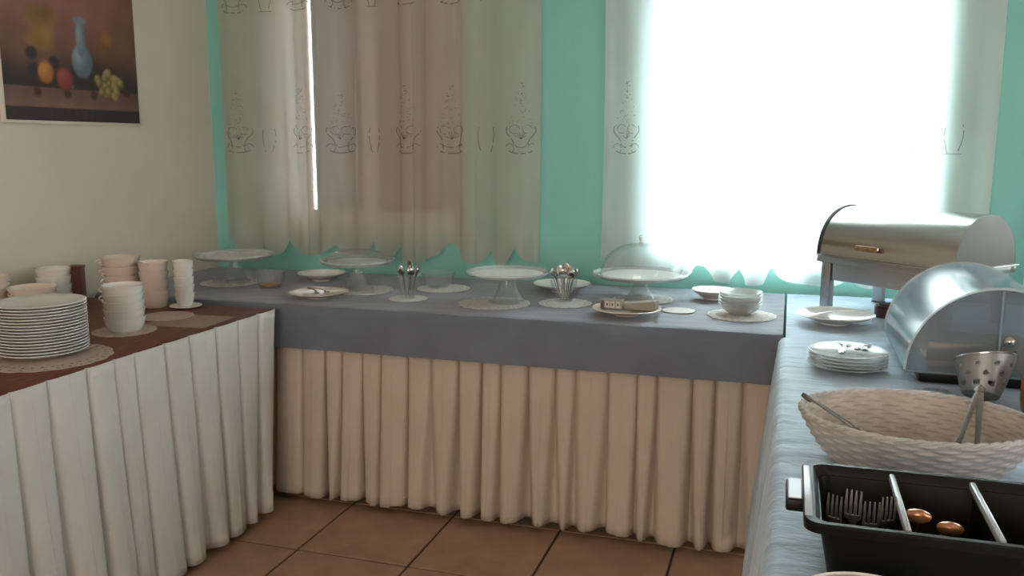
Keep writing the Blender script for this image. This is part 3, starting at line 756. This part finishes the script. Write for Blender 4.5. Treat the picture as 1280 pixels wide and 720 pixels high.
def tongs(p_hinge, p_a, p_b, label, mat=M_CUT, wid=0.006, head=0.011, head_mat=None):
    ph_, pa, pb = Vector(p_hinge), Vector(p_a), Vector(p_b)
    t = empty('serving_tongs', ph_); pa -= ph_; pb -= ph_
    for e in (pa, pb):
        d = e.normalized(); s = d.cross(Vector((0, 0, 1))).normalized(); u = s.cross(d)
        bm = bmesh.new(); ln = e.length
        loft(bm, [(d * (ln * q) + u * (0.006 * math.sin(PI * q)), s, hw_, u, 0.0011) for q, hw_ in ((0.03, wid * .8), (.2, wid), (.55, wid * .8), (.82, wid * .7))], 8)
        arm = bm_obj('arm', bm, mat, t)
        bm = bmesh.new()
        loft(bm, [(d * (ln * q), s, hw_, u, 0.0018) for q, hw_ in ((.80, wid * .7), (.88, head), (.96, head * .95), (1.0, head * .5))], 8)
        bm_obj('claw', bm, head_mat or mat, arm)
    m_ = (pa + pb).normalized()
    bm = bmesh.new(); s = m_.cross(Vector((0, 0, 1))).normalized(); u = s.cross(m_)
    loft(bm, [(m_ * q, s, hw_, u, 0.004) for q, hw_ in ((-0.004, .003), (0.0, .008), (.010, .010), (.018, .008))], 10)
    bm_obj('hinge', bm, mat, t)
    tag(t, label, 'tongs', 'serving tongs'); return t
zf = ZT + 0.0165 * 0.7
tongs((-1.800, 3.045, zf + 0.018), (-1.715, 2.965, zf + 0.012), (-1.690, 3.005, zf + 0.012), 'brown tongs lying on the front plate below the second cake stand', M_BROWNH, 0.007)

# cartons on the front plate
zf = ZT + 0.0165 * 0.75 + 0.004
def carton(x, y, z, lx, ly, h, rz, label, printed):
    t = empty('small_carton', (x, y, z), rz)
    bm = box(bmesh.new(), -lx / 2, lx / 2, -ly / 2, ly / 2, 0, h, 0.002, 1)
    if not printed:
        for v in bm.verts:
            if v.co.x > 0 and v.co.z > h / 2: v.co.z += 0.006
            if v.co.x < 0 and v.co.z > h / 2: v.co.z -= 0.010
    bm_obj('body', bm, M_CARTON, t, smooth=False)
    if printed:
        for k in range(3):
            x0 = -lx / 2 + 0.018 + k * 0.019
            mkbox('printed_panel', M_CARTON_W, t, x0, x0 + 0.014, -ly / 2 - 0.0006, -ly / 2, h * 0.18, h * 0.82)
            mkbox('printed_mark', M_CARTON_D, t, x0 + 0.004, x0 + 0.010, -ly / 2 - 0.0012, -ly / 2 - 0.0006, h * 0.36, h * 0.64)
        mkbox('printed_panel', M_CARTON_D, t, -lx / 2 + 0.003, -lx / 2 + 0.013, -ly / 2 - 0.0006, -ly / 2, h * 0.1, h * 0.9)
    tag(t, label, 'carton', 'cartons on the front plate')
carton(-0.578, 3.020, zf + 0.002, 0.078, 0.034, 0.034, -0.04, 'small carton with pale printed squares, left on its plate', True)
carton(-0.478, 3.032, zf + 0.002, 0.112, 0.05, 0.030, -0.10, 'plain grey-brown wedge carton, right on its plate', False)

# ------------------------------------------------------------------ right table: roll-top chafing dish
ch = empty('chafing_dish', (0.415, 3.290, ZT), math.atan2(-0.66, 0.75))
tag(ch, 'stainless steel roll-top chafing dish with brown handle by the bright window', 'chafing dish')
CL, CD, ZR = 0.265, 0.170, 0.196
for sx in (-1, 1):
    for sy in (-1, 1):
        cx, cy = sx * (CL - 0.036), sy * (CD - 0.022)
        lg = mkbox('leg', M_STEEL_B, ch, cx - 0.019, cx + 0.019, cy - 0.014, cy + 0.014, 0.004, ZR - 0.014, 0.003)
        mkbox('foot_pad', M_BLACKM, lg, cx - 0.020, cx + 0.020, cy - 0.015, cy + 0.015, 0.0, 0.0038)
bm = bmesh.new()
box(bm, -CL + 0.06, CL - 0.06, -CD + 0.012, CD - 0.012, ZR - 0.085, ZR - 0.014, 0.008)
bm_obj('water_pan', bm, M_STEEL_B, ch)
bm = bmesh.new()
for a in ((-CL, CL, -CD, -CD + 0.028), (-CL, CL, CD - 0.028, CD), (-CL, -CL + 0.028, -CD + 0.028, CD - 0.028), (CL - 0.028, CL, -CD + 0.028, CD - 0.028)):
    box(bm, a[0], a[1], a[2], a[3], ZR - 0.022, ZR - 0.001, 0.003)
bm_obj('frame', bm, M_STEEL_B, ch)
bm = bmesh.new()
box(bm, -CL - 0.006, CL + 0.006, -CD - 0.006, CD + 0.006, ZR, ZR + 0.005, 0.002)
bm_obj('rim', bm, M_STEEL, ch)
def half_shell(x0, x1, ry, rz, z0, a0=0.0, a1=PI, t=0.003, n=36, sup=1.0):
    bm = bmesh.new(); L_ = []
    for x in (x0, x1):
        for dr in (0.0, t):
            L_.append([bm.verts.new((x, -(ry - dr) * math.copysign(abs(math.cos(a)) ** sup, math.cos(a)), z0 + (rz - dr) * math.sin(a) ** sup)) for a in [a0 + (a1 - a0) * i / n for i in range(n + 1)]])
    o0, i0, o1, i1 = L_
    for i in range(n):
        bm.faces.new((o0[i], o0[i + 1], o1[i + 1], o1[i])); bm.faces.new((i0[i], i1[i], i1[i + 1], i0[i + 1]))
        bm.faces.new((o0[i], i0[i], i0[i + 1], o0[i + 1])); bm.faces.new((o1[i], o1[i + 1], i1[i + 1], i1[i]))
    for k in (0, n): bm.faces.new((o0[k], o1[k], i1[k], i0[k]))
    return bm
def half_disc(x, t, ry, rz, z0, n=36, sup=1.0):
    bm = bmesh.new(); R_ = []
    for xx in (x, x + t):
        R_.append([bm.verts.new((xx, -ry * math.copysign(abs(math.cos(a)) ** sup, math.cos(a)), z0 + rz * math.sin(a) ** sup)) for a in [PI * i / n for i in range(n + 1)]])
    a, b_ = R_
    bm.faces.new(a); bm.faces.new(b_[::-1])
    for i in range(n): bm.faces.new((a[i], b_[i], b_[i + 1], a[i + 1]))
    bm.faces.new((a[n], b_[n], b_[0], a[0]))
    return bm
lid = bm_obj('roll_lid', half_shell(-CL + 0.012, CL - 0.012, CD - 0.004, 0.168, ZR + 0.0055, sup=0.94), M_STEEL, ch)
bm_obj('end_cap', half_disc(CL - 0.0118, 0.006, CD - 0.004, 0.168, ZR + 0.0055, sup=0.94), M_SATIN, ch)
bm_obj('end_cap', half_disc(-CL + 0.0058, 0.006, CD - 0.004, 0.168, ZR + 0.0055, sup=0.94), M_SATIN, ch)
bm_obj('gasket', half_shell(-CL - 0.001, -CL + 0.0115, CD - 0.0005, 0.1715, ZR + 0.0055, t=0.0035, sup=0.94), M_BLACKM, ch)
bm_obj('seam_band', half_shell(CL - 0.0118, CL - 0.005, CD - 0.002, 0.170, ZR + 0.0055, t=0.0018, sup=0.94), M_STEEL, ch)
# handle block on the front of the lid
hb = bmesh.new(); box(hb, -0.092, -0.012, -CD - 0.022, -CD - 0.004, ZR + 0.034, ZR + 0.054, 0.004)
hd = bm_obj('handle', hb, M_BROWNH, lid)
for x in (-0.079, -0.025):
    mkbox('handle_post', M_STEEL, lid, x - 0.005, x + 0.005, -CD - 0.0045, -CD + 0.012, ZR + 0.039, ZR + 0.049)
# burner can below the pan
fc = empty('fuel_can', (0.345, 3.245, ZT))
mklathe('can', [(0, 0), (0.043, 0), (0.045, 0.003), (0.045, 0.036), (0.041, 0.040), (0, 0.040)], M_DARKRED, fc, 36)
mklathe('lid', [(0, 0.0405), (0.030, 0.0405), (0.030, 0.046), (0.026, 0.048), (0, 0.048)], M_BLACKM, fc, 30)
tag(fc, 'dark red fuel can underneath the chafing dish', 'fuel can')

# fluted plate with serving spoon
serving_plate(0.165, 3.070, 0.126, 'fluted white plate with a serving spoon in front of the chafing dish', hk=1.0)
zp = ZT + 0.0165
utensil('spoon', 0.20, (0.275, 3.075, zp + 0.034), (0.085, 3.085, zp + 0.010), 0.1, 'steel serving spoon resting across the fluted white plate', 'spoon', None, name='serving_spoon')

# ------------------------------------------------------------------ stacked glass plates with little tongs
stack('glass_plate', plate_prof(0.102, 0.013, 0.003), M_FROST, 0.168, 2.452, ZT, 5, 0.0090, 'plate',
      'frosted glass plate, %s of the low stack left of the roll-top cover', 'glass plates left of the roll-top cover', 14, 0.003)
zg = ZT + 4 * 0.0090 + 0.006
tongs((0.150, 2.395, zg + 0.010), (0.150, 2.495, zg + 0.012), (0.172, 2.492, zg + 0.012), 'small silver tongs lying lengthwise on the glass plates, left pair', M_CUT, 0.006, 0.010)
tongs((0.225, 2.500, zg + 0.011), (0.190, 2.440, zg + 0.012), (0.207, 2.432, zg + 0.012), 'small silver tongs with dark ends on the glass plates, right pair', M_CUT, 0.006, 0.011, M_BLACKM)

# ------------------------------------------------------------------ clear roll-top bread cover
rc = empty('rolltop_cover', (0.500, 2.580, ZT), -PI / 2)      # local x runs towards the camera
tag(rc, 'clear domed roll-top food cover on a black base beside the basket', 'food cover')
RL, RY, RZ, Z0 = 0.250, 0.205, 0.212, 0.036
bm = bmesh.new(); box(bm, -RL + 0.02, RL - 0.02, -RY + 0.035, RY - 0.035, 0, 0.028, 0.008)
bm_obj('base', bm, M_BLACK, rc)
bm = bmesh.new(); box(bm, -RL, RL, -RY, RY, 0.0285, 0.0355, 0.002)
bm_obj('base_plate', bm, M_ACRYL, rc)
bm_obj('cover_shell', half_shell(-RL, RL, RY, RZ, Z0, 0, PI, 0.003, 48), M_ACRYL, rc)
bm_obj('roll_door', half_shell(-RL + 0.006, RL - 0.006, RY - 0.007, RZ - 0.007, Z0, PI * 0.50, PI * 0.97, 0.003, 30), M_ACRYL, rc)
bm_obj('end_panel', half_disc(RL - 0.0035, 0.003, RY - 0.0034, RZ - 0.0034, Z0, 48), M_ACRYL_E, rc)
bm_obj('end_panel', half_disc(-RL + 0.0005, 0.003, RY - 0.0034, RZ - 0.0034, Z0, 48), M_ACRYL_E, rc)
bm_obj('edge_band', half_shell(RL - 0.001, RL + 0.004, RY + 0.003, RZ + 0.003, Z0, 0, PI, 0.005, 48), M_FROST, rc)
bm_obj('edge_band', half_shell(-RL - 0.004, -RL + 0.001, RY + 0.003, RZ + 0.003, Z0, 0, PI, 0.005, 48), M_FROST, rc)
mkbox('door_stop', M_ACRYL, rc, RL, RL + 0.004, -0.0025, 0.0025, Z0 + 0.05, Z0 + RZ - 0.004)
kb = bmesh.new(); lathe(kb, [(0, 0), (0.012, 0), (0.013, 0.004), (0.008, 0.010), (0, 0.012)], 20)
bmesh.ops.rotate(kb, verts=kb.verts, cent=(0, 0, 0), matrix=Matrix.Rotation(PI / 2, 3, 'Y'))
bmesh.ops.translate(kb, verts=kb.verts, vec=(RL, 0.022, Z0 + 0.085)); bm_obj('pivot_knob', kb, M_STEEL, rc)
bd = empty('bread_board', (0.500, 2.580, ZT + Z0 + 0.0005))
mkbox('board', M_COPPER, bd, -0.15, 0.15, -0.20, 0.20, 0.0, 0.016, 0.004)
mkbox('raised_edge', M_COPPER, bd, -0.15, 0.15, -0.20, -0.185, 0.0162, 0.062, 0.003)
tag(bd, 'reddish-brown board seen inside the clear roll-top cover', 'board')

# ------------------------------------------------------------------ perforated steel cup, amber jar, small glassware
pc = empty('perforated_cup', (0.440, 2.185, ZT + 0.021)); pc.rotation_euler = (math.radians(-30), math.radians(10), 0.0)
bm = bmesh.new(); seg, rows, hgt = 96, 26, 0.110
def cup_r(v): return 0.038 + 0.026 * v ** 0.75
def top_h(a): return hgt * (0.84 + 0.16 * math.cos(a - 0.3))
gridv = [[bm.verts.new((cup_r(j / rows) * math.cos(2 * PI * i / seg), cup_r(j / rows) * math.sin(2 * PI * i / seg), top_h(2 * PI * i / seg) * j / rows)) for i in range(seg)] for j in range(rows + 1)]
holes = [(2 * PI * k / 9 + (0.35 if q % 2 else 0), (0.22, 0.47, 0.72)[q], (0.0075, 0.0058, 0.0048)[q]) for q in range(3) for k in range(9)]
for j in range(rows):
    for i in range(seg):
        a = 2 * PI * (i + 0.5) / seg; v = (j + 0.5) / rows
        if any(math.hypot(((a - ha + PI) % (2 * PI) - PI) * cup_r(v), (v - hv) * hgt) < hr for ha, hv, hr in holes): continue
        bm.faces.new((gridv[j][i], gridv[j][(i + 1) % seg], gridv[j + 1][(i + 1) % seg], gridv[j + 1][i]))
bm.faces.new(gridv[0][::-1])
wl = bm_obj('wall', bm, M_SATIN, pc); md = wl.modifiers.new('thickness', 'SOLIDIFY'); md.thickness = 0.0012
bm = bmesh.new(); tube(bm, [(cup_r(1) * math.cos(2 * PI * i / 48), cup_r(1) * math.sin(2 * PI * i / 48), top_h(2 * PI * i / 48)) for i in range(49)], 0.0022, 8)
bm_obj('rolled_rim', bm, M_STEEL, pc)
bm = bmesh.new(); tube(bm, [(0.062, 0.012, 0.100), (0.064, 0.010, 0.118), (0.060, 0.002, 0.126), (0.056, -0.006, 0.118)], 0.003, 8)
bm_obj('hook', bm, M_STEEL, pc)
tag(pc, 'stainless perforated cup with round holes in front of the roll-top cover', 'cup')
aj = empty('amber_jar', (0.560, 2.140, ZT))
mklathe('jar', [(0, 0), (0.040, 0), (0.046, 0.006), (0.050, 0.03), (0.050, 0.075), (0.044, 0.088), (0.034, 0.092), (0.034, 0.098), (0, 0.098)], M_AMBER, aj, 40)
mklathe('lid', [(0, 0.0985), (0.037, 0.0985), (0.037, 0.108), (0.030, 0.112), (0, 0.112)], M_BLACKM, aj, 32)
tag(aj, 'amber-orange glazed jar at the right edge beside the perforated cup', 'jar')
gd = empty('glass_dish', (0.345, 2.165, ZT))
mklathe('bowl', [(0.046, 0.0), (0.047, 0.004), (0.043, 0.018), (0.030, 0.028), (0.012, 0.032), (0, 0.0325), (0, 0.030), (0.011, 0.0295), (0.028, 0.0255), (0.041, 0.0165), (0.044, 0.0)], M_GLASS, gd, 36)
mklathe('knob', [(0, 0.0325), (0.006, 0.033), (0.008, 0.039), (0.004, 0.044), (0, 0.0445)], M_GLASS, gd, 20)
tag(gd, 'small upturned clear glass lid between the roll-top cover and the basket', 'lid')
og = mklathe('olive_dish', bowl_prof(0.026, 0.038, 0.026, 0.003), M_OLIVE, seg=32, loc=(0.470, 2.010, ZT))
tag(og, 'little dark olive glass dish behind the basket', 'dish')

# ------------------------------------------------------------------ woven oval basket
bk = empty('woven_basket', (0.243, 1.728, ZT))
tag(bk, 'oval pale woven basket with tongs behind the black cutlery bin', 'basket')
BA, BB, BH = 0.205, 0.170, 0.090
def bsec(v): return 0.70 + 0.30 * (v ** 0.7)
def weave(off, amp, mat, name, v1=1.0):
    bm = bmesh.new(); st, rows = 40, 11; seg = st * 6; nz = rows * 5; g = []
    for j in range(nz + 1):
        v = v1 * j / nz; ring = []
        for i in range(seg):
            a = 2 * PI * i / seg
            row = math.floor(v * rows); inrow = v * rows - row
            k = bsec(v); bulge = amp * math.cos(st * a / 2 + PI * row) * abs(math.sin(PI * inrow)) + 0.0015 * abs(math.sin(PI * inrow))
            ring.append(bm.verts.new(((BA * k + off + bulge) * math.cos(a), (BB * k + off + bulge) * math.sin(a), 0.004 + (BH - 0.004) * v)))
        g.append(ring)
    for j in range(nz):
        for i in range(seg): bm.faces.new((g[j][i], g[j][(i + 1) % seg], g[j + 1][(i + 1) % seg], g[j + 1][i]))
    return bm_obj(name, bm, mat, bk)
weave(0.0, 0.0028, M_BASKET_R, 'outer_weave'); weave(-0.007, 0.0025, M_BASKET, 'inner_weave')
mklathe('base', [(0, 0.0), (0.695, 0.0), (0.70, 0.005), (0, 0.010)], M_BASKET, bk, 48, sx=BA, sy=BB)
bm = bmesh.new(); n = 120; pts = []
for s0 in (0, PI):                                   # two strands twisted round each other
    pts = []
    for i in range(n + 1):
        a = 2 * PI * i / n; tw = 26 * a + s0
        rr = -0.0035 + 0.0028 * math.cos(tw)
        pts.append(((BA + rr) * math.cos(a), (BB + rr) * math.sin(a), BH + 0.002 + 0.0028 * math.sin(tw)))
    tube(bm, pts, 0.0038, 7)
bm_obj('twisted_rim', bm, M_BASKET_R, bk)
tongs((0.378, 1.882, ZT + 0.116), (0.296, 1.655, ZT + 0.030), (0.336, 1.655, ZT + 0.030), 'long tongs leaning into the basket from its rear rim', M_TONG, 0.0065, 0.010, M_TONG)
tongs((0.045, 1.722, ZT + 0.1155), (0.190, 1.680, ZT + 0.036), (0.182, 1.655, ZT + 0.036), 'dark-handled tongs leaning over the left end of the basket', M_TONG, 0.006, 0.009, M_BLACKM)

# ------------------------------------------------------------------ black cutlery bin
tb = empty('cutlery_bin', (0.2745, 1.2650, ZT))
tag(tb, 'black plastic cutlery bin with grey dividers at the right front', 'cutlery bin')
def rrect(hx, hy, r, z, bm, n=6):
    out_ = []
    for cx, cy, a0 in ((hx - r, hy - r, 0), (-hx + r, hy - r, 90), (-hx + r, -hy + r, 180), (hx - r, -hy + r, 270)):
        for i in range(n + 1):
            a = math.radians(a0 + 90 * i / n); out_.append(bm.verts.new((cx + r * math.cos(a), cy + r * math.sin(a), z)))
    return out_
def ringskin(bm, rings, cap0=False, cap1=False):
    for a, b_ in zip(rings[:-1], rings[1:]):
        for i in range(len(a)):
            j = (i + 1) % len(a); bm.faces.new((a[i], a[j], b_[j], b_[i]))
    if cap0: bm.faces.new(rings[0][::-1])
    if cap1: bm.faces.new(rings[-1])
HX, HY, BZ = 0.2355, 0.120, 0.104
bm = bmesh.new()
ringskin(bm, [rrect(HX - 0.048, HY - 0.040, 0.020, 0.0, bm), rrect(HX - 0.036, HY - 0.030, 0.026, 0.006, bm), rrect(HX - 0.020, HY - 0.015, 0.022, BZ - 0.014, bm),
              rrect(HX - 0.0235, HY - 0.0185, 0.019, BZ - 0.014, bm), rrect(HX - 0.039, HY - 0.033, 0.022, 0.010, bm), rrect(HX - 0.060, HY - 0.050, 0.015, 0.005, bm)], True, True)
bm_obj('body', bm, M_BLACK, tb)
bm = bmesh.new()
ringskin(bm, [rrect(HX - 0.022, HY - 0.017, 0.020, BZ - 0.0135, bm), rrect(HX, HY, 0.022, BZ - 0.0135, bm), rrect(HX + 0.001, HY + 0.001, 0.022, BZ - 0.003, bm), rrect(HX - 0.002, HY - 0.002, 0.021, BZ, bm),
              rrect(HX - 0.0145, HY - 0.010, 0.018, BZ, bm), rrect(HX - 0.017, HY - 0.0125, 0.017, BZ - 0.003, bm), rrect(HX - 0.022, HY - 0.017, 0.020, BZ - 0.0135, bm)])
bm_obj('rim', bm, M_BLACK, tb)
for sx in (-1, 1):
    bm = bmesh.new(); box(bm, -0.013, 0.013, -0.042, 0.042, BZ - 0.020, BZ - 0.002, 0.004); 
    h_ = bm_obj('handle_tab', bm, M_BLACK, tb, loc=(sx * (HX + 0.0105), 0.0, 0))
    bm = bmesh.new(); box(bm, -0.010, 0.008, -0.038, 0.038, BZ - 0.0018, BZ - 0.0002, 0.0006, 1); bm_obj('tab_cap', bm, M_GREYBAR, h_)
for x in (-0.1085, 0.0, 0.1085):
    bm = bmesh.new(); box(bm, x - 0.0016, x + 0.0016, -HY + 0.036, HY - 0.036, 0.010, BZ - 0.013); dv = bm_obj('divider', bm, M_BLACK, tb, smooth=False)
    bm = bmesh.new(); box(bm, x - 0.0042, x + 0.0042, -HY + 0.0185, HY - 0.0185, BZ - 0.0125, BZ - 0.0005, 0.003)
    bm_obj('cap_strip', bm, M_GREYBAR, dv)
bm = bmesh.new(); box(bm, -HX + 0.001, -HX + 0.011, -HY + 0.024, HY - 0.024, BZ - 0.004, BZ + 0.0012, 0.0015); bm_obj('end_strip', bm, M_GREYBAR, tb)
def lab(i): return '%s steel fork with tines up in the black bin' % ('leftmost', 'second from left', 'third from left', 'rightmost')[i]
for k, (x, yt, zt) in enumerate(((0.085, 1.245, 0.092), (0.108, 1.250, 0.100), (0.130, 1.245, 0.084), (0.150, 1.250, 0.096))):
    utensil('fork', (0.088, 0.096, 0.084, 0.092)[k], (x, yt + 0.026, ZT + 0.013), (x + 0.003 * (k - 1.5), yt + 0.014, ZT + zt), 0.08 * (k - 2), lab(k), 'fork', 'forks in the black bin', M_FORK)
def bulb_spoon(p0, p1, label):
    p0, p1 = Vector(p0), Vector(p1); d = (p1 - p0); ln = d.length; d.normalize()
    s = d.cross(Vector((0, 0, 1))).normalized(); u = s.cross(d)
    t = empty('wooden_spoon', p0)
    bm = bmesh.new(); loft(bm, [(d * (ln * q), s, r_, u, r_ * 0.8) for q, r_ in ((0, .003), (.04, .005), (.5, .0055), (.78, .005))], 10); bm_obj('handle', bm, M_BROWNH, t)
    bm = bmesh.new(); loft(bm, [(d * (ln * q), s, r_, u, r_ * 0.55) for q, r_ in ((.77, .005), (.81, .012), (.87, .0175), (.93, .0170), (.98, .010), (1.0, .003))], 14); bm_obj('bowl', bm, M_COPPER, t)
    tag(t, label, 'spoon', 'wooden spoons in the black bin')
bulb_spoon((0.192, 1.335, ZT + 0.018), (0.187, 1.235, ZT + 0.098), 'wooden spoon with round head, left one in the second compartment')
bulb_spoon((0.232, 1.335, ZT + 0.018), (0.226, 1.225, ZT + 0.088), 'wooden spoon with orange-brown head, right one in the second compartment')

# ------------------------------------------------------------------ brown dish at the lower edge
fd = empty('brown_dish', (0.112, 1.005, ZT))
mklathe('bowl', [(0, 0), (0.055, 0), (0.062, 0.004), (0.086, 0.040), (0.092, 0.064), (0.088, 0.064), (0.081, 0.040), (0.056, 0.008), (0, 0.007)], M_AMBER, fd, 44)
mklathe('rim', [(0.0875, 0.0642), (0.0925, 0.0642), (0.0935, 0.067), (0.090, 0.069), (0.087, 0.067)], M_PORC, fd, 44)
tag(fd, 'brown glazed dish with a pale rim in front of the black bin', 'dish')
